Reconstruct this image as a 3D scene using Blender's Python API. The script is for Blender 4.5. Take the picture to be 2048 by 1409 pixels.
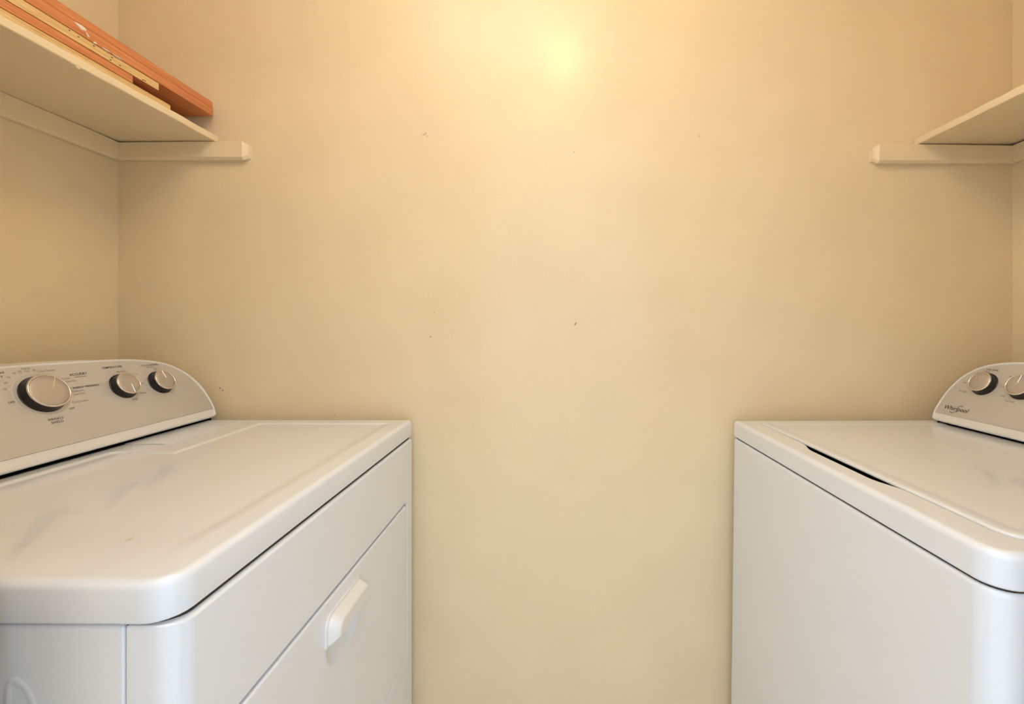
import bpy, bmesh, math
from mathutils import Vector, Matrix
S = bpy.context.scene
COL = S.collection
for o in list(bpy.data.objects): bpy.data.objects.remove(o)

# ------------------------------------------------------------------ camera
F = 880.0                       # focal length in pixels of the 2048 px wide frame
cam = bpy.data.cameras.new('camera'); cam.sensor_width = 36.0; cam.sensor_fit = 'HORIZONTAL'
cam.lens = F / 2048 * 36.0
cam.shift_x = (1024 - 1100) / 2048.0
cam.shift_y = (648 - 704.5) / 2048.0
cam.clip_start = 0.02
co = bpy.data.objects.new('camera', cam); COL.objects.link(co)
co.location = (0, 0, 1.164); co.rotation_euler = (math.radians(90), 0, 0)
S.camera = co

# ------------------------------------------------------------------ world, exposure
w = bpy.data.worlds.new('world'); S.world = w; w.use_nodes = True
bg = w.node_tree.nodes['Background']
bg.inputs[0].default_value = (0.84, 1.0, 1.17, 1)
bg.inputs[1].default_value = 1.52
S.view_settings.view_transform = 'Standard'; S.view_settings.look = 'None'
S.view_settings.exposure = 0.14; S.view_settings.gamma = 1.0
S.view_settings.use_curve_mapping = False
LAMP_STRENGTH = 30.0
LAMP_COLOR = (1.0, 0.73, 0.38)
# daylight comes in through the doorway behind the camera (portal only guides sampling)
pl = bpy.data.lights.new('doorway_portal', 'AREA'); pl.shape = 'RECTANGLE'; pl.size = 0.84; pl.size_y = 2.20
pl.cycles.is_portal = True
po = bpy.data.objects.new('doorway_portal', pl); COL.objects.link(po)
po.location = (.072, 0.05, 1.10); po.rotation_euler = (math.radians(90), 0, 0)

# added fill: an assumed flash bounced off the closet ceiling to brighten the tops
fl_ = bpy.data.lights.new('bounce_fill', 'SPOT'); fl_.energy = 190; fl_.color = (0.98, 0.99, 1.0); fl_.shadow_soft_size = .03
fl_.spot_size = math.radians(56); fl_.spot_blend = .9
fo = bpy.data.objects.new('bounce_fill', fl_); COL.objects.link(fo); fo.location = (-0.04, 0.17, 1.50)
fo.rotation_euler = Vector((-.14, .13, .94)).to_track_quat('-Z', 'Y').to_euler()

# ------------------------------------------------------------------ materials
def lin(c):
    return tuple(((v / 255) / 12.92 if v / 255 <= .04045 else ((v / 255 + .055) / 1.055) ** 2.4) for v in c) + (1,)
def mat(name, rgb, rough=.5, metal=0, spec=.5, coat=0, coat_rough=.1):
    m = bpy.data.materials.new(name); m.use_nodes = True
    b = m.node_tree.nodes['Principled BSDF']
    b.inputs['Base Color'].default_value = lin(rgb); b.inputs['Roughness'].default_value = rough
    b.inputs['Metallic'].default_value = metal; b.inputs['Specular IOR Level'].default_value = spec
    b.inputs['Coat Weight'].default_value = coat; b.inputs['Coat Roughness'].default_value = coat_rough
    return m, m.node_tree, b
def add(nt, t, **kw):
    n = nt.nodes.new(t)
    for k, v in kw.items():
        if k in n.inputs: n.inputs[k].default_value = v
        else: setattr(n, k, v)
    return n
def bump(nt, b, scale, dist, strength=1.0, detail=3, rough=.55, stretch=None):
    tc = add(nt, 'ShaderNodeTexCoord'); src = tc.outputs['Object']
    if stretch:
        mp = add(nt, 'ShaderNodeMapping'); mp.inputs['Scale'].default_value = stretch
        nt.links.new(src, mp.inputs[0]); src = mp.outputs[0]
    n = add(nt, 'ShaderNodeTexNoise', Scale=scale, Detail=detail, Roughness=rough)
    nt.links.new(src, n.inputs['Vector'])
    bp = add(nt, 'ShaderNodeBump', Strength=strength, Distance=dist)
    nt.links.new(n.outputs['Fac'], bp.inputs['Height']); nt.links.new(bp.outputs[0], b.inputs['Normal'])
    return n, bp
def tint(nt, b, fac_socket, c1, c2, p1=.35, p2=.65):
    r = add(nt, 'ShaderNodeValToRGB')
    r.color_ramp.elements[0].position = p1; r.color_ramp.elements[0].color = lin(c1)
    r.color_ramp.elements[1].position = p2; r.color_ramp.elements[1].color = lin(c2)
    nt.links.new(fac_socket, r.inputs[0]); nt.links.new(r.outputs[0], b.inputs['Base Color'])
    return r

WALL_RGB = (241, 221, 184)
def painted_wall(name, rgb):
    m, nt, b = mat(name, rgb, rough=.19, spec=.27)
    tc = add(nt, 'ShaderNodeTexCoord')
    n1 = add(nt, 'ShaderNodeTexNoise', Scale=300.0, Detail=2.0, Roughness=.5)
    n2 = add(nt, 'ShaderNodeTexNoise', Scale=46.0, Detail=3.0, Roughness=.6)
    for n in (n1, n2): nt.links.new(tc.outputs['Object'], n.inputs['Vector'])
    a = add(nt, 'ShaderNodeMath', operation='MULTIPLY_ADD'); a.inputs[1].default_value = 1.2
    nt.links.new(n2.outputs['Fac'], a.inputs[0]); nt.links.new(n1.outputs['Fac'], a.inputs[2])
    bp = add(nt, 'ShaderNodeBump', Strength=.6, Distance=.00032)
    nt.links.new(a.outputs[0], bp.inputs['Height']); nt.links.new(bp.outputs[0], b.inputs['Normal'])
    n3 = add(nt, 'ShaderNodeTexNoise', Scale=5.0, Detail=4.0)
    nt.links.new(tc.outputs['Object'], n3.inputs['Vector'])
    c = rgb
    tint(nt, b, n3.outputs['Fac'], tuple(v - 3 for v in c), tuple(min(255, v + 2) for v in c), .3, .7)
    return m
M_WALL = painted_wall('cream_wall_paint', WALL_RGB)
m, nt, b = mat('cream_shelf_paint', (244, 224, 188), rough=.38); M_SHELF = m
bump(nt, b, 60, .0006, .5, 4)
m, nt, b = mat('white_ceiling', (248, 247, 243), rough=.9); M_CEIL = m
bump(nt, b, 120, .001, .5)
m, nt, b = mat('vinyl_floor', (196, 184, 168), rough=.45); M_FLOOR = m
n, _ = bump(nt, b, 8, .0004, .3, 5); tint(nt, b, n.outputs['Fac'], (204, 192, 174), (224, 213, 197))

def enamel(name, rgb, rough=.22, stain=None):
    m, nt, b = mat(name, rgb, rough=rough, spec=.5, coat=.6, coat_rough=.04)
    n, bp = bump(nt, b, 420, .00006, .35, 1)
    if stain:
        tc = add(nt, 'ShaderNodeTexCoord')
        prev = None
        for (p, r, amt) in stain:
            d = add(nt, 'ShaderNodeVectorMath', operation='DISTANCE'); d.inputs[1].default_value = p
            ns = add(nt, 'ShaderNodeTexNoise', Scale=180.0, Detail=3.0)
            nt.links.new(tc.outputs['Object'], ns.inputs['Vector'])
            nt.links.new(tc.outputs['Object'], d.inputs[0])
            s = add(nt, 'ShaderNodeMath', operation='MULTIPLY_ADD'); s.inputs[1].default_value = r * 1.1
            nt.links.new(ns.outputs['Fac'], s.inputs[0]); nt.links.new(d.outputs['Value'], s.inputs[2])
            mr = add(nt, 'ShaderNodeMapRange'); mr.inputs['From Min'].default_value = r * 1.5; mr.inputs['From Max'].default_value = r * .5
            mr.inputs['To Max'].default_value = amt
            nt.links.new(s.outputs[0], mr.inputs['Value'])
            mx = add(nt, 'ShaderNodeMix', data_type='RGBA')
            nt.links.new(mr.outputs[0], mx.inputs['Factor'])
            if prev is None: mx.inputs['A'].default_value = lin(rgb)
            else: nt.links.new(prev, mx.inputs['A'])
            for i in mx.inputs:
                if i.name == 'A' and i.type == 'RGBA':
                    if prev is None: i.default_value = lin(rgb)
                    else: nt.links.new(prev, i)
                if i.name == 'B' and i.type == 'RGBA': i.default_value = lin((222, 190, 120))
            prev = [o_ for o_ in mx.outputs if o_.type == 'RGBA'][0]
        nt.links.new(prev, b.inputs['Base Color'])
    return m
WHITE = (238, 241, 247)
M_WHITE = enamel('white_enamel', WHITE, rough=.28)
M_LID = enamel('white_enamel_lid', WHITE, rough=.26, stain=[((-.125, -.634, .912), .006, .55), ((-.107, -.640, .912), .005, .25)])
m, nt, b = mat('white_plastic', (238, 235, 232), rough=.32, spec=.45); M_PLASTIC = m
bump(nt, b, 500, .00003, .3, 1)
m, nt, b = mat('silver_panel', (211, 206, 200), rough=.42, metal=.3); M_PANEL = m
bump(nt, b, 900, .00002, .3, 1)
m, nt, b = mat('knob_cap_metal', (200, 193, 186), rough=.36, metal=.65); M_CAP = m
bump(nt, b, 700, .00003, .3, 1, stretch=(1, 30, 1))
m, nt, b = mat('polished_rim', (232, 226, 218), rough=.16, metal=1.0); M_RIM = m
bump(nt, b, 300, .00001, .2, 1)
m, nt, b = mat('black_plastic', (15, 13, 13), rough=.32); M_BLACK = m
bump(nt, b, 500, .00003, .3, 1)
m, nt, b = mat('gap_black', (10, 10, 10), rough=.9, spec=.1); M_GAP_BLACK = m  # flat black filling gaps of the machines, stands in for their shade
bump(nt, b, 300, .0001, .3, 1)
m, nt, b = mat('brown_seam_shade', (74, 64, 56), rough=.9, spec=.1); M_SEAM_SHADE = m  # brown-grey painted in for the shade of the lid gaps
bump(nt, b, 300, .0001, .3, 1)
m, nt, b = mat('dark_print', (64, 54, 48), rough=.6, spec=.2); M_PRINT = m
bump(nt, b, 300, .00001, .1, 1)
m, nt, b = mat('grey_print', (116, 102, 92), rough=.6, spec=.2); M_PRINT2 = m
bump(nt, b, 300, .00001, .1, 1)
m, nt, b = mat('pale_print', (236, 226, 212), rough=.5, spec=.3); M_PALE = m
bump(nt, b, 300, .00001, .1, 1)
m, nt, b = mat('white_paint_mark', (240, 228, 214), rough=.6); M_MARK = m
bump(nt, b, 400, .0002, .5, 2)
m, nt, b = mat('wall_scuff', (168, 140, 100), rough=.6); M_SCUFF = m
bump(nt, b, 400, .0002, .5, 2)

def wood(name, c1, c2, c3, rings):
    m, nt, b = mat(name, c1, rough=.48, spec=.35)
    tc = add(nt, 'ShaderNodeTexCoord'); mp = add(nt, 'ShaderNodeMapping')
    mp.inputs['Scale'].default_value = (1.0, .035, 1.0)
    nt.links.new(tc.outputs['Object'], mp.inputs[0])
    n = add(nt, 'ShaderNodeTexNoise', Scale=rings, Detail=5.0, Roughness=.6, Distortion=.6)
    nt.links.new(mp.outputs[0], n.inputs['Vector'])
    r = tint(nt, b, n.outputs['Fac'], c1, c2, .32, .68)
    e = r.color_ramp.elements.new(.5); e.color = lin(c3)
    bp = add(nt, 'ShaderNodeBump', Strength=.3, Distance=.0004)
    nt.links.new(n.outputs['Fac'], bp.inputs['Height']); nt.links.new(bp.outputs[0], b.inputs['Normal'])
    return m
M_ORANGE = wood('orange_veneer', (200, 124, 78), (228, 152, 102), (216, 138, 88), 190)
M_PLY = wood('plywood_edge', (206, 162, 104), (240, 208, 150), (230, 192, 132), 420)

# ------------------------------------------------------------------ helpers
def link(o, parent=None):
    COL.objects.link(o)
    if parent is not None: o.parent = parent
    return o
def tag(o, label=None, cat=None, group=None, kind=None):
    if label: o['label'] = label
    if cat: o['category'] = cat
    if group: o['group'] = group
    if kind: o['kind'] = kind
    return o
def thing(name, label, cat, loc=(0, 0, 0), rotz=0, group=None):
    o = bpy.data.objects.new(name, None); o.empty_display_size = .05; link(o)
    o.location = loc; o.rotation_euler = (0, 0, rotz)
    return tag(o, label, cat, group)
def mesh_obj(name, verts, faces, mt, parent=None, smooth=True, ang=35, wn=False):
    me = bpy.data.meshes.new(name); me.from_pydata([tuple(v) for v in verts], [], faces)
    bm = bmesh.new(); bm.from_mesh(me)
    bmesh.ops.remove_doubles(bm, verts=bm.verts, dist=1e-6)
    bmesh.ops.recalc_face_normals(bm, faces=bm.faces); bm.to_mesh(me); bm.free()
    if smooth:
        for p in me.polygons: p.use_smooth = True
        me.set_sharp_from_angle(angle=math.radians(ang))
    me.materials.append(mt)
    o = link(bpy.data.objects.new(name, me), parent)
    if wn:
        md = o.modifiers.new('weighted_normal', 'WEIGHTED_NORMAL'); md.keep_sharp = True; md.weight = 100
    return o
def loft(name, loops, mt, parent=None, cap0=True, cap1=True, ang=35, wn=True, closed=False):
    n = len(loops[0]); V = []; Fc = []
    for L in loops: V += L
    K = len(loops)
    for k in range(K - 1 + (1 if closed else 0)):
        a = k * n; c = ((k + 1) % K) * n
        for i in range(n):
            j = (i + 1) % n
            Fc.append((a + i, a + j, c + j, c + i))
    if cap0: Fc.append(tuple(range(n))[::-1])
    if cap1: Fc.append(tuple(range((K - 1) * n, K * n)))
    return mesh_obj(name, V, Fc, mt, parent, True, ang, wn)
def rrect(a0, a1, b0, b1, r, ns=1, nc=6):
    """rounded rectangle, same number of points for any size; r = one radius or four (a0b0, a1b0, a1b1, a0b1)"""
    if not isinstance(r, (tuple, list)): r = (r,) * 4
    r = [max(q, 1e-4) for q in r]
    cs = [(a0 + r[0], b0 + r[0], math.pi, r[0]), (a1 - r[1], b0 + r[1], 1.5 * math.pi, r[1]),
          (a1 - r[2], b1 - r[2], 0, r[2]), (a0 + r[3], b1 - r[3], .5 * math.pi, r[3])]
    pts = []
    for k in range(4):
        cx, cy, t0, q = cs[k]
        arc = [(cx + q * math.cos(t0 + .5 * math.pi * i / nc), cy + q * math.sin(t0 + .5 * math.pi * i / nc)) for i in range(nc + 1)]
        pts += arc
        nx, ny, t1, q1 = cs[(k + 1) % 4]
        e = (nx + q1 * math.cos(t1), ny + q1 * math.sin(t1)); s = arc[-1]
        for i in range(1, ns):
            f = i / ns; pts.append((s[0] + (e[0] - s[0]) * f, s[1] + (e[1] - s[1]) * f))
    return pts
def rb_loops(a0, a1, b0, b1, h0, h1, rc, re0, re1, to3, ns=1, nc=6, ne=5):
    """rounded box: rc corner radii in the plan, re0/re1 edge radii at bottom and top"""
    if not isinstance(rc, (tuple, list)): rc = (rc,) * 4
    out = []
    prof = []
    for i in range(ne + 1):
        t = .5 * math.pi * i / ne
        prof.append((re0 * (1 - math.sin(t)), h0 + re0 * (1 - math.cos(t))))
    for i in range(ne + 1):
        t = .5 * math.pi * i / ne
        prof.append((re1 * (1 - math.cos(t)), h1 - re1 * (1 - math.sin(t))))
    for d, h in prof:
        out.append([to3(p[0], p[1], h) for p in rrect(a0 + d, a1 - d, b0 + d, b1 - d, [max(q - d, 2e-4) for q in rc], ns, nc)])
    return out
XYZ = lambda a, b_, h: Vector((a, b_, h))
def rbox(name, x0, x1, y0, y1, z0, z1, mt, parent=None, rc=.002, re=.002, nc=3, ne=2):
    return loft(name, rb_loops(x0, x1, y0, y1, z0, z1, rc, re, re, XYZ, 1, nc, ne), mt, parent)
def box_mesh(boxes):
    V = []; Fc = []
    for (x0, x1, y0, y1, z0, z1) in boxes:
        k = len(V)
        V += [(x0, y0, z0), (x1, y0, z0), (x1, y1, z0), (x0, y1, z0), (x0, y0, z1), (x1, y0, z1), (x1, y1, z1), (x0, y1, z1)]
        Fc += [tuple(k + i for i in f) for f in ((0, 3, 2, 1), (4, 5, 6, 7), (0, 1, 5, 4), (1, 2, 6, 5), (2, 3, 7, 6), (3, 0, 4, 7))]
    return V, Fc
def chaikin(P, it=2):
    for _ in range(it):
        Q = [P[0]]
        for a, b_ in zip(P[:-1], P[1:]):
            Q.append((a[0] * .75 + b_[0] * .25, a[1] * .75 + b_[1] * .25)); Q.append((a[0] * .25 + b_[0] * .75, a[1] * .25 + b_[1] * .75))
        Q.append(P[-1]); P = Q
    return P
def revolve(name, prof, to3, mt, parent, seg=64, ang=30):
    loops = [[to3(r * math.cos(2 * math.pi * i / seg), r * math.sin(2 * math.pi * i / seg), h) for i in range(seg)] for r, h in prof]
    return loft(name, loops, mt, parent, True, True, ang, False)

# ------------------------------------------------------------------ room shell
XL, XR, YB, ZC = -1.1536, 1.235, 1.175, 2.44
def struct(name, boxes, mt):
    V, Fc = box_mesh(boxes); o = mesh_obj(name, V, Fc, mt, None, False); tag(o, kind='structure'); return o
struct('floor', [(XL - .1, XR + .1, -2.6, YB + .1, -.1, 0)], M_FLOOR)
struct('ceiling', [(XL - .1, XR + .1, .06, YB + .1, ZC, ZC + .1)], M_CEIL)
wb = struct('wall_back', [(XL - .1, XR + .1, YB, YB + .1, 0, ZC)], M_WALL)
struct('wall_left', [(XL - .1, XL, .385, YB, 0, ZC)], M_WALL)
struct('wall_right', [(XR, XR + .1, .18, YB, 0, ZC)], M_WALL)
struct('wall_front', [(XL - .1, -.492, .18, .385, 0, ZC), (XL - .1, -.345, .06, .18, 0, ZC), (.49, XR + .1, .06, .18, 0, ZC), (-.345, .49, .06, .18, 2.20, ZC)], M_WALL)

def px_wall(px, py):
    return ((px - 1100) / F * YB, 1.164 - (py - 648) / F * YB)
def blob(name, pts, y0, y1, mt, parent):
    n = len(pts)
    L0 = [Vector((x, y0, z)) for x, z in pts]
    cx = sum(p[0] for p in pts) / n; cz = sum(p[1] for p in pts) / n
    L1 = [Vector((cx + (x - cx) * .75, y1, cz + (z - cz) * .75)) for x, z in pts]
    return loft(name, [L0, L1], mt, parent, True, True, 60, False)
# little drips, chips and scuffs in the wall paint
for (px, py, wd, ht, tilt, mt, th) in ((357, 652, 2.2, 10, .1, M_SHELF, .0012), (849, 266, 6, 10, -.5, M_WALL, .0022), (853, 270, 4, 8, .3, M_WALL, .0018),
                                      (440, 777, 4, 3, 0, M_SCUFF, .0006), (445, 781, 2.5, 4, .4, M_SCUFF, .0006), (1151, 648, 3, 8, -.5, M_SCUFF, .0008),
                                      (1143, 561, 6, 3, 0, M_WALL, .0015), (861, 674, 3, 3, 0, M_SCUFF, .0005), (1398, 271, 3, 6, .2, M_WALL, .0018),
                                      (1148, 304, 2, 2.5, 0, M_SCUFF, .0005), (868, 626, 2, 2, 0, M_SCUFF, .0005), (669, 831, 2.2, 2.4, 0, M_SCUFF, .0005)):
    x, z = px_wall(px, py); k = YB / F; pts = []
    for i in range(10):
        t = 2 * math.pi * i / 10; rr = 1 + .18 * math.sin(3 * t + px)
        a = wd / 2 * k * math.cos(t) * rr; c = ht / 2 * k * math.sin(t) * rr
        pts.append((x + a * math.cos(tilt) - c * math.sin(tilt), z + a * math.sin(tilt) + c * math.cos(tilt)))
    blob('paint_scuff', pts, YB + .0002, YB - th, mt, wb)

# ------------------------------------------------------------------ lamps (above and behind the view)
def globe_lamp(name, label, x, y, z, strength, color, r=.062):
    m, nt, b = mat(name + '_glow', (255, 240, 215), rough=.4)
    b.inputs['Emission Color'].default_value = color + (1,); b.inputs['Emission Strength'].default_value = strength
    t = thing(name, label, 'lamp', (x, y, ZC))
    revolve('base_plate', [(.075, -.0), (.075, -.012), (.055, -.022), (.03, -.026), (.03, z - ZC + r * .9)], XYZ, M_PLASTIC, t, 40)
    h = z - ZC; prof = []
    for i in range(13):
        a = math.pi * (.06 + .88 * i / 12); prof.append((r * math.sin(a), h + r * math.cos(a)))
    revolve('glass_globe', prof, XYZ, m, t, 40, 80)
globe_lamp('ceiling_lamp', 'small warm globe lamp on the ceiling between the two machines', .061, .362, 2.357, LAMP_STRENGTH, LAMP_COLOR)

# ------------------------------------------------------------------ wall shelves
def cleat_back(parent, xc, xe, z0, z1, gap0, gap1, t=.019):
    """strip on the back wall from the corner xc to its free, chamfered end xe; top dips from gap1 (free end) to gap0 (corner)"""
    s = 1 if xe > xc else -1
    c = .006; loops = []
    def sec(x, ins, zt):
        yb, yf = YB, YB - t + ins
        a, b_ = z0 + ins, zt - ins
        return [Vector((x, yb, a)), Vector((x, yf + c, a)), Vector((x, yf, a + c)), Vector((x, yf, b_ - .0012)), Vector((x, yf + .0012, b_)), Vector((x, yb, b_))]
    for f in (0, .1, .2, .35, .6, .93):
        x = xc + (xe - xc) * f; g = gap1 + (gap0 - gap1) * max(0, 1 - f / .95) ** 1.3
        loops.append(sec(x, 0, z1 - g))
    xa = xe - s * .013
    loops.append(sec(xa, 0, z1 - gap1)); loops.append(sec(xa + s * .008, .0055, z1 - gap1)); loops.append(sec(xe, .0075, z1 - gap1))
    return loft('cleat', loops, M_SHELF, parent, True, True, 25, False)
def cleat_side(parent, xw, s, y0, y1, z0, z1, dip, t=.019):
    c = .006; xf = xw + s * t; loops = []
    for y, g in ((y0, .0005), (y1 - .5, .0005), (y1 - .06, dip * .5), (y1, dip)):
        loops.append([Vector((xw, y, z0)), Vector((xf - s * c, y, z0)), Vector((xf, y, z0 + c)), Vector((xf, y, z1 - g)), Vector((xw, y, z1 - g))])
    return loft('cleat', loops, M_SHELF, parent, True, True, 25, False)
def shelf_board(parent, xw, xf, z0, z1, y0, y1, seed):
    """board with a slightly uneven, hand-painted front edge"""
    s = 1 if xf > xw else -1; loops = []; n = 60
    for i in range(n + 1):
        y = y0 + (y1 - y0) * i / n
        d = .0005 * math.sin(y * 31 + seed) + .0004 * math.sin(y * 83 + 2 * seed)
        e = .0005 * math.sin(y * 47 + 3 * seed)
        X = xf + s * d * .6
        loops.append([Vector((xw, y, z0)), Vector((X - s * .0015, y, z0 + e * .6)), Vector((X, y, z0 + .0015 + e)), Vector((X, y, z1 - .0015 + d)), Vector((X - s * .0015, y, z1 + d * .5)), Vector((xw, y, z1))])
    return loft('shelf_board', loops, M_SHELF, parent, True, True, 25, False)

sl = thing('wall_shelf', 'cream painted shelf carrying the orange wooden boards, above the dryer', 'shelf', (0, 0, 0))
shelf_board(sl, XL + .0005, -.8815, 1.645, 1.662, .387, YB - .003, 1.0)
cleat_side(sl, XL, 1, .387, YB - .019, 1.597, 1.6455, .004)
cleat_back(sl, XL, -.797, 1.597, 1.6455, .004, .0008)
dr = revolve('paint_drip', [(.0005, .002), (.0028, .001), (.0034, -.001), (.002, -.0038), (.0003, -.0046)], lambda a, b_, h: Vector((-.8835 + a * .6, .8235 + b_ * 1.5, 1.6455 + h)), M_SHELF, sl, 14, 80)
sr = thing('wall_shelf', 'empty cream painted shelf above the washing machine, by the right-hand wall', 'shelf', (0, 0, 0))
shelf_board(sr, XR - .0005, .9706, 1.6385, 1.6555, .387, YB - .003, 4.0)
cleat_side(sr, XR, -1, .387, YB - .019, 1.588, 1.6365, .0035)
cleat_back(sr, XR, .853, 1.588, 1.6382, .0055, .0006)

# ------------------------------------------------------------------ boards on the shelf
G = 'boards stacked on the shelf'
def board(label, x0, x1, y0, y1, z0, z1, mt):
    o = rbox('wooden_board', x0, x1, y0, y1, z0, z1, mt, None, .0012, .0009, 2, 2)
    if mt is M_PLY:                       # plywood shows only on the edges, the faces are veneered
        o.data.materials.append(M_ORANGE)
        for p in o.data.polygons:
            if abs(p.normal.z) > .8: p.material_index = 1
    return tag(o, label, 'board', G)
board('pale plywood board lying directly on the shelf, bottom of the stack', -1.10, -.8915, .42, 1.034, 1.6625, 1.6775, M_PLY)
board('short orange-faced board, second from the bottom of the stack', -1.10, -.8905, .40, .940, 1.678, 1.694, M_ORANGE)
b3 = board('pale plywood board with dark specks, in the middle of the stack', -1.10, -.8895, .43, 1.001, 1.6945, 1.711, M_PLY)
b4 = board('long orange board with white paint scrapes, second from the top', -1.11, -.888, .395, 1.161, 1.7115, 1.7310, M_ORANGE)
b5 = board('long orange board lying on top of the stack', -1.11, -.8890, .397, 1.1605, 1.7319, 1.7482, M_ORANGE)
def on_face(px, py, X):
    D = X / ((px - 1100) / F); return (D, 1.164 - (py - 648) / F * D)
def flake(parent, X, pix, mt, name):
    pts = [on_face(px, py, X) for px, py in pix]
    L0 = [Vector((X - .0001, y, z)) for y, z in pts]
    cy = sum(p[0] for p in pts) / len(pts); cz = sum(p[1] for p in pts) / len(pts)
    L1 = [Vector((X + .0004, cy + (y - cy) * .88, cz + (z - cz) * .88)) for y, z in pts]
    return loft(name, [L0, L1], mt, parent, True, True, 60, False)
for pix in ([(148, 41), (156, 45), (165, 50), (172, 56), (173.5, 62), (170, 60), (164, 59), (159, 54), (154, 48)], [(171, 62), (174, 64), (178.5, 71), (179, 75), (175, 71)],
            [(189, 81), (193, 84), (194, 87.5), (190, 86), (186, 84)], [(203, 92), (212, 97), (222, 104), (216, 102), (207, 96.5)], [(224, 105), (236, 112), (246, 119), (240, 117), (229, 110)]):
    flake(b4, -.8879, [(a, c + 1.5) for a, c in pix], M_MARK, 'paint_scrape')
for (px, py) in ((139, 61), (157, 73.5), (224, 115), (221, 120), (240, 131), (286, 160), (290, 162), (188, 92)):
    pix = [(px + 2.0 * math.cos(t), py + 1.0 * math.cos(t) + .9 * math.sin(t)) for t in [2 * math.pi * i / 8 for i in range(8)]]
    flake(b3, -.8893, pix, M_PRINT, 'dark_speck')

# ------------------------------------------------------------------ control consoles
LEAN = math.radians(28); SL, CL = math.sin(LEAN), math.cos(LEAN)
def frame(x0, z0, uo, s):
    """panel frame: u along the panel, v up the slope, w out of it; s=+1 faces +x (dryer), -1 faces -x (washer)"""
    return lambda u, v, w_: Vector((x0 - s * v * SL + s * w_ * CL, u + uo, z0 + v * CL + w_ * SL))
def mirror_outline(P, mid):
    Q = chaikin(P, 2)
    return Q + [(2 * mid - u, v) for u, v in reversed(Q[:-1])]
def inset(P, d):
    cu = sum(p[0] for p in P) / len(P); n = len(P); out = []
    for i in range(n):
        a = Vector(P[i - 1]); b_ = Vector(P[i]); c = Vector(P[(i + 1) % n])
        t = (c - a); nrm = Vector((-t.y, t.x)).normalized() if t.length > 1e-9 else Vector((0, 0))
        mid = Vector((cu, .07))
        if (mid - b_).dot(nrm) < 0: nrm = -nrm
        out.append(tuple(b_ + nrm * d))
    return out
def console(root, fr, outer, inner, mid, s, depth):
    O = mirror_outline(outer, mid); I = mirror_outline(inner, mid)
    back = Vector((-s * depth, 0, 0))
    L = []
    for d, w_ in ((.0060, .0002), (.0050, .0016), (.0036, .0022), (.0022, .0019), (.0010, .0008), (.0003, -.0010), (0, -.004)):
        L.append([fr(u, v, w_) for u, v in inset(O, d)])
    L.append([p + back for p in L[-1]])
    c = loft('console', L, M_PLASTIC, root, True, True, 40, True)
    c['label'] = 'white console housing'
    pn = loft('control_panel', [[fr(u, v, -.001) for u, v in I], [fr(u, v, .0004) for u, v in I], [fr(u, v, .0007) for u, v in inset(I, .0006)]], M_PANEL, c, True, True, 30, True)
    pn['label'] = 'silver-grey control panel'
    return c
_k = [0]
def lettering(parent, fr, body, u0, u1, v, s, mt, shear=0.0, bold=0.0, height=None, align='FIT'):
    """one printed word: fits from u0 to u1 on the base line v, or is given a cap height and aligned"""
    cu = bpy.data.curves.new('lettering', 'FONT'); cu.body = body; cu.resolution_u = 3; cu.shear = shear; cu.offset = bold
    t = bpy.data.objects.new('lettering', cu); COL.objects.link(t)
    dg = bpy.context.evaluated_depsgraph_get(); dg.update()
    me = bpy.data.meshes.new_from_object(t.evaluated_get(dg)); me.name = 'lettering'
    bpy.data.objects.remove(t)
    xs = [p.co.x for p in me.vertices]; x0, x1 = min(xs), max(xs)
    if height: sc = height / .72
    else: sc = abs(u1 - u0) / (x1 - x0)
    wd = sc * (x1 - x0)
    st = u0 if align in ('FIT', 'LEFT') else (u1 - s * wd if align == 'RIGHT' else (u0 + u1) / 2 - s * wd / 2)
    for p in me.vertices:
        p.co = fr(st + s * (p.co.x - x0) * sc, v + p.co.y * sc, .0009)
    me.materials.append(mt)
    return link(bpy.data.objects.new('lettering', me), parent)
def ribbon(parent, fr, pts, wd, mt, name='emblem_stroke'):
    P = chaikin(pts, 3); A = []; B = []
    n = len(P)
    for i in range(n):
        a = Vector(P[max(i - 1, 0)]); c = Vector(P[min(i + 1, n - 1)]); t = (c - a).normalized(); q = Vector((-t.y, t.x))
        h = wd * .5 * (.35 + .65 * math.sin(math.pi * (i + .5) / n))
        A.append(fr(*(Vector(P[i]) + q * h), .0010)); B.append(fr(*(Vector(P[i]) - q * h), .0010))
    V = A + B; Fc = [(i, i + 1, n + i + 1, n + i) for i in range(n - 1)]
    return mesh_obj(name, V, Fc, mt, parent, False)
def dot(parent, fr, u, v, mt=None, r=.0012):
    P = [(r * math.cos(2 * math.pi * i / 12), r * math.sin(2 * math.pi * i / 12)) for i in range(12)]
    return loft('marker_dot', [[fr(u + a, v + b_, .0006) for a, b_ in P], [fr(u + a, v + b_, .0010) for a, b_ in P]], mt or M_PALE, parent, False, True, 30, False)
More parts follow.
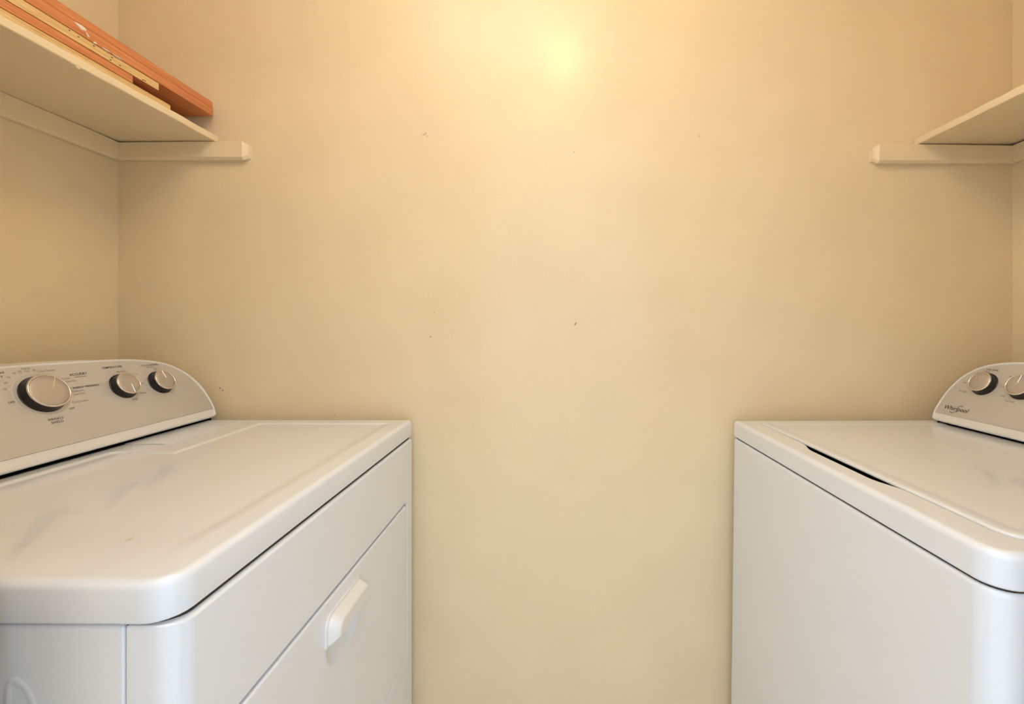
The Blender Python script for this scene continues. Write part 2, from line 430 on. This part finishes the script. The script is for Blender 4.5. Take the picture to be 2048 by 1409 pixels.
def knob(root, fr, u, v, rim, base, tip0, tip1, flange):
    f2 = lambda a, b_, h: fr(u + a, v + b_, h)
    k = .0172
    kn = revolve('knob', [(flange, .0004), (flange, .0014), (flange - .001, .0022), (base + .0004, .0026), (base, .004), (rim + .0004, k - .0042), (rim + .0004, k - .0034), (rim - .003, k - .003)], f2, M_BLACK, root, 72)
    kn['label'] = 'black knob skirt'
    rm = revolve('knob_rim', [(rim + .0002, k - .0034), (rim + .0007, k - .0028), (rim + .0007, k - .0016), (rim + .0002, k - .0005), (rim - .0008, k), (rim - .0019, k - .0002), (rim - .0024, k - .0010), (rim - .0026, k - .0022)], f2, M_RIM, kn, 72, 50)
    cp = revolve('knob_cap', [(rim - .0025, k - .0025), (rim - .0026, k - .0012), (rim - .0034, k - .0006), (rim * .6, k - .0003), (rim * .3, k - .0001), (.001, k)], f2, M_CAP, kn, 72, 60)
    a = Vector(tip0); c = Vector(tip1); t = (c - a).normalized(); q = Vector((-t.y, t.x)); h = .0011
    def lp(hh, w_, e):
        return [f2(*(a + q * hh - t * e), w_), f2(*(c + q * hh), w_), f2(*(c - q * hh), w_), f2(*(a - q * hh - t * e), w_)]
    loft('indicator', [lp(h, k - .001, .0004), lp(h, k + .0005, .0004), lp(h * .6, k + .0009, 0)], M_RIM, kn, True, True, 30, False)
    return kn

# ------------------------------------------------------------------ dryer
DX, DY = -.360, 1.146
dryer = thing('dryer', 'white clothes dryer with a large dial, under the shelf of boards', 'dryer', (DX, DY, 0), math.radians(-.5))
L = dryer
ZT, ZB = .914, .8725
# body (side and rear panels)
bd = loft('cabinet', rb_loops(-.70, -.0485, -.7185, -.001, .025, .8695, (.006, .003, .003, .006), .003, .005, XYZ, 1, 4, 4), M_WHITE, L)
# stamped grip on the near side panel
emb = []
def arch(d):
    P = [(-.160 + d, .60), (-.163 + d, .70), (-.168 + d, .79), (-.1665 + d * .8, .812 - d * .6), (-.160 + d * .2, .8205 - d), (-.148 - d * .3, .8185 - d), (-.137 - d * .8, .806 - d * .5), (-.130 - d, .785), (-.124 - d, .74), (-.118 - d, .66), (-.116 - d, .60)]
    return P
YS = -.7185
for d, h in ((0, -.0), (.001, .0001), (.003, .0004), (.005, .0006), (.0075, .0004), (.0095, .0002), (.011, .0001)):
    emb.append([Vector((x, YS - h, z)) for x, z in chaikin(arch(d), 2)])
loft('embossed_grip', emb, M_WHITE, bd, False, True, 60, True)
# front panel, wraps round the near corner, opening for the door
fy0, fy1, fz0, fz1, fx = -.7185, -.001, .03, .8695, .002
dy0, dy1, dz0, dz1 = -.676, -.042, .336, .717
YZ = lambda a, b_, h: Vector((h, a, b_))
fl = []
R1, R2 = .024, .007
fl.append([YZ(p[0], p[1], fx - .0475) for p in rrect(fy0, fy1, fz0, fz1, .002, 8, 5)])
for i in range(9):
    t = .5 * math.pi * i / 8
    iy = R1 * (1 - math.cos(t)); iz = R2 * (1 - math.cos(t)); iyr = .006 * (1 - math.cos(t))
    fl.append([YZ(p[0], p[1], fx - R1 + R1 * math.sin(t)) for p in rrect(fy0 + iy, fy1 - iyr, fz0 + iz, fz1 - iz, .002, 8, 5)])
for d, h in ((-.004, 0), (-.0025, -.0003), (-.001, -.0015), (0, -.003), (0, -.014)):
    fl.append([YZ(p[0], p[1], fx + h) for p in rrect(dy0 + d, dy1 - d, dz0 + d, dz1 - d, .016 - d * .5, 8, 5)])
fp = loft('front_panel', fl, M_WHITE, L, True, True, 35, True)
# door with finger scoop
g = .0040; NS = 12; NC = 6
ex0, ex1, ez0, ez1 = -.438, -.318, .588, .672
dl = []
for d, h in ((0, -.0125), (0, -.003), (.0008, -.0012), (.0022, -.0002), (.0045, 0)):
    dl.append([YZ(p[0], p[1], fx + .0008 + h) for p in rrect(dy0 + g + d, dy1 - g - d, dz0 + g + d, dz1 - g - d, max(.014 - d, .003), NS, NC)])
for d, h in ((0, 0), (.003, -.0004), (.007, -.0020), (.012, -.0050), (.018, -.0085), (.026, -.0110), (.036, -.0122)):
    dl.append([YZ(p[0], p[1], fx + .0008 + h) for p in rrect(ex0 + d, ex1 - d, ez0 + d, ez1 - d, (.040 - d * .9, .040 - d * .9, .012 - d * .3, .012 - d * .3), NS, NC)])
door = loft('door', dl, M_WHITE, L, True, True, 40, True)
# hooded pull handle
hl = []
hx = fx + .0008
hy0, hy1, hz0, hz1 = -.4415, -.306, .640, .6905
def hloop(iy, it, ib, h, rt):
    return [YZ(p[0], p[1], hx + h) for p in rrect(hy0 + iy, hy1 - iy, hz0 + ib, hz1 - it, (.003, .003, rt, rt), 4, 8)]
for iy, it, ib, h, rt in ((0, 0, 0, -.001, .022), (0, 0, 0, .002, .022), (.0008, .0008, .0003, .003, .021), (.003, .003, .0012, .0034, .020), (.0042, .0042, .002, .0036, .019),
                         (.0050, .0050, .004, .0075, .019), (.0070, .0075, .009, .014, .018), (.0095, .0105, .0128, .0188, .016), (.0120, .0130, .0146, .0208, .014), (.0150, .0155, .0152, .0214, .012)):
    hl.append(hloop(iy, it, ib, h, rt))
hd = loft('handle', hl, M_PLASTIC, door, True, True, 40, True)
hd['label'] = 'white hooded pull handle'
# lid: rounded slab with a shallow L-shaped tray
def sd_rect(x, y, a0, a1, b0, b1, r):
    dx = max(a0 - x, x - a1) + r; dy = max(b0 - y, y - b1) + r
    return min(max(dx, dy), 0) + math.hypot(max(dx, 0), max(dy, 0)) - r
def smooth(t):
    t = min(max(t, 0), 1); return t * t * (3 - 2 * t)
def tray(x, y):
    d = min(sd_rect(x, y, -.374, .05, -.80, -.036, .018), sd_rect(x, y, -.496, .05, -.80, -.287, .018))
    return -.0030 * smooth(-d / .011) * smooth((-.034 - x) / .030) * smooth((y + .70) / .12)
lx0, lx1, ly0, ly1 = -.70, 0.0, -.722, .001
rc = (.01, .030, .006, .01); RE = .0085
ll = []
prof = [(.006, ZB), (.0015, ZB + .0003), (.0004, ZB + .0012), (0, ZB + .003)]
for i in range(7):
    t = .5 * math.pi * i / 6; prof.append((RE * (1 - math.cos(t)), ZT - RE + RE * math.sin(t)))
d = .011
while d < .349: prof.append((d, ZT)); d += .0028
for d, h in prof:
    pts = rrect(lx0 + d, lx1 - d, ly0 + d, ly1 - d, [max(q - d, 3e-4) for q in rc], 180, 6)
    ll.append([Vector((x, y, h + (tray(x, y) if h >= ZT - 1e-6 else 0))) for x, y in pts])
lid = loft('lid', ll, M_LID, L, True, True, 40, False)
lid['label'] = 'glossy white dryer top with a shallow tray'
# dark fillers painting the shade in the gaps of lid, side and front panel
loft('lid_seam_shade', rb_loops(-.69, -.0045, -.7135, -.006, .866, .8735, (.006, .024, .003, .006), .0005, .0005, XYZ, 1, 6, 1), M_SEAM_SHADE, L)
loft('panel_seam_shade', rb_loops(-.0495, -.0445, -.7150, -.006, .05, .866, .0005, .0002, .0002, XYZ, 1, 2, 1), M_GAP_BLACK, L)
# lint screen cover in the rear corner of the top
lt = loft('lint_cover', rb_loops(-.535, -.427, -.238, -.016, ZT - .0015, ZT + .0012, (.004, .008, .004, .004), .0004, .0012, XYZ, 1, 5, 3), M_WHITE, lid)
loft('cover_seam', rb_loops(-.535, -.430, -.2388, -.0152, ZT - .0012, ZT + .0003, (.004, .008, .004, .004), .0003, .0002, XYZ, 1, 5, 1), M_PRINT, lid)
lt['label'] = 'white lint screen cover'
# console
frD = frame(-.518, .941, -1.1505, 1)
outD = [(1.136, -.0195), (1.1475, -.0175), (1.1522, -.0045), (1.1545, .0107), (1.1545, .0368), (1.1509, .0635), (1.1386, .0913), (1.1234, .1129), (1.1056, .1285), (1.0867, .1404), (1.0611, .1503), (1.0364, .1561), (1.0015, .1618), (.9675, .1645), (.93, .166), (.87, .168), (.785, .1685)]
inD = [(1.1489, .0012), (1.1489, .0012), (1.1481, .0328), (1.1428, .0597), (1.1324, .0871), (1.1191, .1084), (1.1018, .1248), (1.083, .1367), (1.0582, .1477), (1.0349, .1531), (.9971, .1584), (.9341, .1625), (.87, .1643), (.785, .1648)]
cD = console(L, frD, outD, inD, .785, 1, .082)
loft('console_foot', rb_loops(-.60, -.520, -.725, -.006, ZT - .002, .926, .002, .0005, .0005, XYZ, 1, 3, 1), M_GAP_BLACK, cD)
knob(L, frD, .8064, .1059, .0326, .0352, (.0056, .0048), (.0165, .0248), .0364)['label'] = 'large black cycle dial with silver face'
knob(L, frD, .9541, .0986, .0242, .0258, (.0022, -.003), (.0012, -.0222), .0285)
knob(L, frD, 1.0413, .0950, .0242, .0258, (.0020, .0040), (.0001, .0228), .0285)
ring = []
for r, w_ in ((.0432, .0006), (.0433, .0011), (.0441, .0011), (.0442, .0006)):
    ring.append([frD(.8066 + r * math.cos(2 * math.pi * i / 96), .1060 + r * math.sin(2 * math.pi * i / 96), w_) for i in range(96)])
loft('dial_ring', ring, M_PALE, cD, False, False, 60, False)
T = lambda *a, **k: lettering(cD, frD, *a, **k)
for body, u0, u1, v, mt, bold in (
        ('Cool Down', .8158, .8446, .1497, M_PRINT2, 0), ('ACCUDRY', .8641, .8971, .1357, M_PRINT, .022), ('SENSOR DRYING', .8694, .8933, .1314, M_PRINT2, 0),
        ('ENERGY PREFERRED', .8585, .9080, .1078, M_PRINT, .018), ('Y', .8535, .8562, .1083, M_PRINT, .02), ('Delicate', .8545, .8754, .1008, M_PRINT2, 0), ('Less Dry', .8540, .8752, .0944, M_PRINT2, 0),
        ('Cool Down', .8450, .8738, .0787, M_PRINT2, 0), ('OFF', .8346, .8446, .0670, M_PRINT, .01), ('OFF', .7523, .7620, .0968, M_PRINT, .01),
        ('WRINKLE', .7934, .8189, .0528, M_PRINT, .01), ('SHIELD', .7965, .8165, .0462, M_PRINT, .01), ('TEMPERATURE', .9295, .9728, .1434, M_PRINT, .012),
        ('CYCLE SIGNAL', 1.0153, 1.0593, .1394, M_PRINT, .012), ('Damp', .7940, .8072, .1581, M_PRINT2, 0), ('Dry', .7970, .8048, .1530, M_PRINT2, 0),
        ('No Heat', .9554, .9752, .1318, M_PRINT2, 0), ('Med', .9829, .9945, .0739, M_PRINT2, 0), ('High', .9587, .9700, .0629, M_PRINT2, 0), ('Off', 1.0413, 1.0504, .1277, M_PRINT2, 0),
        ('70', .7550, .7598, .1222, M_PRINT2, 0), ('60', .7603, .7652, .1342, M_PRINT2, 0), ('50', .7682, .7731, .1438, M_PRINT2, 0), ('40', .7782, .7832, .1505, M_PRINT2, 0),
        ('30', .7876, .7925, .1530, M_PRINT2, 0), ('20', .8094, .8143, .1535, M_PRINT2, 0), ('(Wrinkle Shield)', 1.0250, 1.0462, .1354, M_PRINT2, 0)):
    if body.startswith('(') or body == 'SENSOR DRYING':   # too small to read in the photograph: a fine printed line
        ribbon(cD, frD, [(u0, v + .0006), ((u0 + u1) / 2, v + .0006), (u1, v + .0006)], .0011, M_PRINT2, 'printed_line'); continue
    T(body, u0, u1, v, 1, mt, bold=bold)
T('Very Dry', 0, .8711, .1231, 1, M_PRINT2, height=.0036, align='RIGHT')
T('Towels', 0, .8619, .1299, 1, M_PRINT2, height=.0036, align='RIGHT')
T('Low', 0, .9989, .1218, 1, M_PRINT2, height=.0034, align='RIGHT')
T('Med', 0, 1.0019, .0980, 1, M_PRINT2, height=.0032, align='RIGHT')
T('Timed', 0, .7677, .1540, 1, M_PRINT, height=.0046, align='RIGHT', bold=.012)
T('Dry', 0, .7635, .1472, 1, M_PRINT, height=.0046, align='RIGHT', bold=.012)
for u, v in ((.7627, .1227), (.7683, .1333), (.7754, .1413), (.7844, .1471), (.7957, .1504), (.8072, .1506), (.8420, .0780), (.9529, .1327), (.9797, .0751), (.9557, .0646), (1.0386, .1286)):
    dot(cD, frD, u, v)
for (x, y) in ((-.66, -.68), (-.66, -.04), (-.06, -.68), (-.06, -.04)):
    revolve('foot', [(.02, 0), (.022, .004), (.018, .012), (.012, .014), (.012, .030)], lambda a, b_, h, x=x, y=y: Vector((x + a, y + b_, h)), M_BLACK, L, 20)

# ------------------------------------------------------------------ washing machine
WX, WY = .4754, 1.140
washer = thing('washing_machine', 'white top-loading washing machine under the empty shelf', 'washing machine', (WX, WY, 0), math.radians(.8))
L = washer
wl = []
for d, z, sh in ((.004, .025, .0105), (.001, .027, .0105), (0, .03, .0105), (0, .40, .0055), (0, .862, 0), (.0006, .8655, 0), (.0018, .868, 0), (.004, .8693, 0), (.009, .8697, 0)):
    wl.append([Vector((x, y, z)) for x, y in rrect(.0005 + d - sh, .655 - d, -.6635 + d, -.001 - d, (max(.030 - d, .003), .02, .01, max(.005 - d, .001)), 4, 10)])
cb = loft('cabinet', wl, M_WHITE, L, True, True, 40, True)
# top frame with the lid opening (its front rail is scooped for the fingers)
ox0, ox1, oy0, oy1 = .0526, .545, -.635, -.034
def notch(y):
    return .0150 * smooth((y + .486) / .060) * smooth((-.214 - y) / .062)
NSS, NCC = 60, 8
def opening(d, rn=.030):
    P = rrect(ox0 + d, ox1 - d, oy0 + d, oy1 - d, (max(rn - d, .004), .02, .01, max(.008 - d, .002)), NSS, NCC)
    return [(x - notch(y) if x < ox0 + d + 1e-5 else x, y) for x, y in P]
def outer(d):
    return rrect(0 + d, .66 - d, -.665 + d, 0 - d, (max(.030 - d, .003), .02, .01, max(.006 - d, .001)), NSS, NCC)
tl = []
tl.append([Vector((x, y, ZB)) for x, y in opening(-.004)])
tl.append([Vector((x, y, ZB)) for x, y in outer(.006)])
for d, z in ((.0015, ZB + .0003), (.0004, ZB + .0012), (0, ZB + .003)): tl.append([Vector((x, y, z)) for x, y in outer(d)])
for i in range(7):
    t = .5 * math.pi * i / 6; tl.append([Vector((x, y, ZT - .0095 + .0095 * math.sin(t))) for x, y in outer(.0095 * (1 - math.cos(t)))])
for d, z in ((-.005, ZT), (-.0022, ZT - .0003), (-.0008, ZT - .0010), (0, ZT - .0028), (0, ZT - .02)): tl.append([Vector((x, y, z)) for x, y in opening(d)])
loft('top_frame', tl, M_WHITE, L, False, False, 40, True, closed=True)
well = loft('well_shade', [[Vector((x, y, z)) for x, y in rrect(.030 + d, .56, -.645 + d, -.02 - d, .01, 1, 4)] for d, z in ((0, .874), (0, .893), (.034, .893), (.034, .9095))], M_GAP_BLACK, L)  # black stepped block, paints the shade of the well below the lid
loft('lid_seam_shade', rb_loops(.0045, .65, -.660, -.006, .866, .8735, (.026, .01, .005, .003), .0005, .0005, XYZ, 1, 6, 1), M_SEAM_SHADE, L)  # brown filler painting the shade between top frame and cabinet
well['label'] = 'black filler painted as the shade under the washer lid'
# lid
gl = .0026; wl = []
for d, z in ((.010, .9090), (.0015, .9093), (.0003, .9100), (0, .9108), (0, .9124), (.0006, .9138), (.0020, .9150), (.0040, .9157), (.008, .9160), (.016, .9158), (.022, .9150), (.030, .9144)):
    wl.append([Vector((x, y, z)) for x, y in rrect(ox0 + gl + d, ox1 - gl - d, oy0 + gl + d, oy1 - gl - d, (max(.028 - d, .006), .018, .008, max(.007 - d, .002)), 12, 8)])
wlid = loft('lid', wl, M_WHITE, L, True, True, 40, True)
wlid['label'] = 'glossy white washer lid'
# console
frW = frame(.5012, .939, -1.147, -1)
outW = [(1.106, -.0188), (1.117, -.0178), (1.1222, 0), (1.122, .0177), (1.1198, .0394), (1.1168, .0585), (1.1102, .0781), (1.1008, .0992), (1.0892, .1151), (1.0731, .1305), (1.0555, .1414), (1.0368, .1483), (1.018, .1532), (.9944, .1568), (.977, .1587), (.93, .162), (.86, .1635), (.8075, .164)]
inW = [(1.1172, .0008), (1.1172, .0008), (1.1155, .0348), (1.1083, .0745), (1.0987, .095), (1.0855, .1124), (1.0708, .1257), (1.053, .136), (1.0344, .143), (1.0059, .1491), (.9747, .1535), (.93, .1565), (.86, .1585), (.8075, .159)]
cW = console(L, frW, outW, inW, .8075, -1, .075)
loft('console_foot', rb_loops(.505, .58, -.652, -.032, ZT - .0, .926, .002, .0005, .0005, XYZ, 1, 3, 1), M_GAP_BLACK, cW)
knob(L, frW, 1.0336, .0936, .0243, .0258, (.0037, .0024), (.0150, .0165), .0285)
knob(L, frW, .9512, .0975, .0243, .0258, (.0007, .0035), (-.0002, .0222), .0285)
T = lambda *a, **k: lettering(cW, frW, *a, **k)
T('SOIL LEVEL', 1.0457, 1.0179, .1296, -1, M_PRINT, bold=.015)
T('Heavy', 1.0495, 1.0352, .1234, -1, M_PRINT2)
T('Light', 1.0854, 0, .0896, -1, M_PRINT2, height=.0036, align='LEFT')
T('Ex Light', 1.0839, 1.0637, .0658, -1, M_PRINT2)
T('Cool', .9987, 0, .0928, -1, M_PRINT2, height=.0036, align='LEFT')
T('Warm', .9906, 0, .1182, -1, M_PRINT2, height=.0036, align='LEFT')
T('Cold', .9893, .9779, .0694, -1, M_PRINT2)
T('Tap Cold', .9754, .9544, .0600, -1, M_PRINT2)
T('Whirlpool', 1.0985, 1.0372, .0152, -1, M_PRINT, shear=.22, bold=.012)
ribbon(cW, frW, [(1.0808, .0118), (1.0800, .0096), (1.0770, .0082), (1.0720, .0088), (1.0680, .0112), (1.0660, .0145)], .0013, M_PRINT)
ribbon(cW, frW, [(1.0678, .0255), (1.0645, .0278), (1.0605, .0296), (1.0570, .0302), (1.0555, .0290), (1.0568, .0268)], .0013, M_PRINT)
for u, v in ((1.0334, .1240), (1.0597, .0669), (.9752, .0712), (.9520, .0613)): dot(cW, frW, u, v)
for (x, y) in ((.61, -.62), (.61, -.04), (.05, -.62), (.05, -.04)):
    revolve('foot', [(.02, 0), (.022, .004), (.018, .012), (.012, .014), (.012, .030)], lambda a, b_, h, x=x, y=y: Vector((x + a, y + b_, h)), M_BLACK, L, 20)
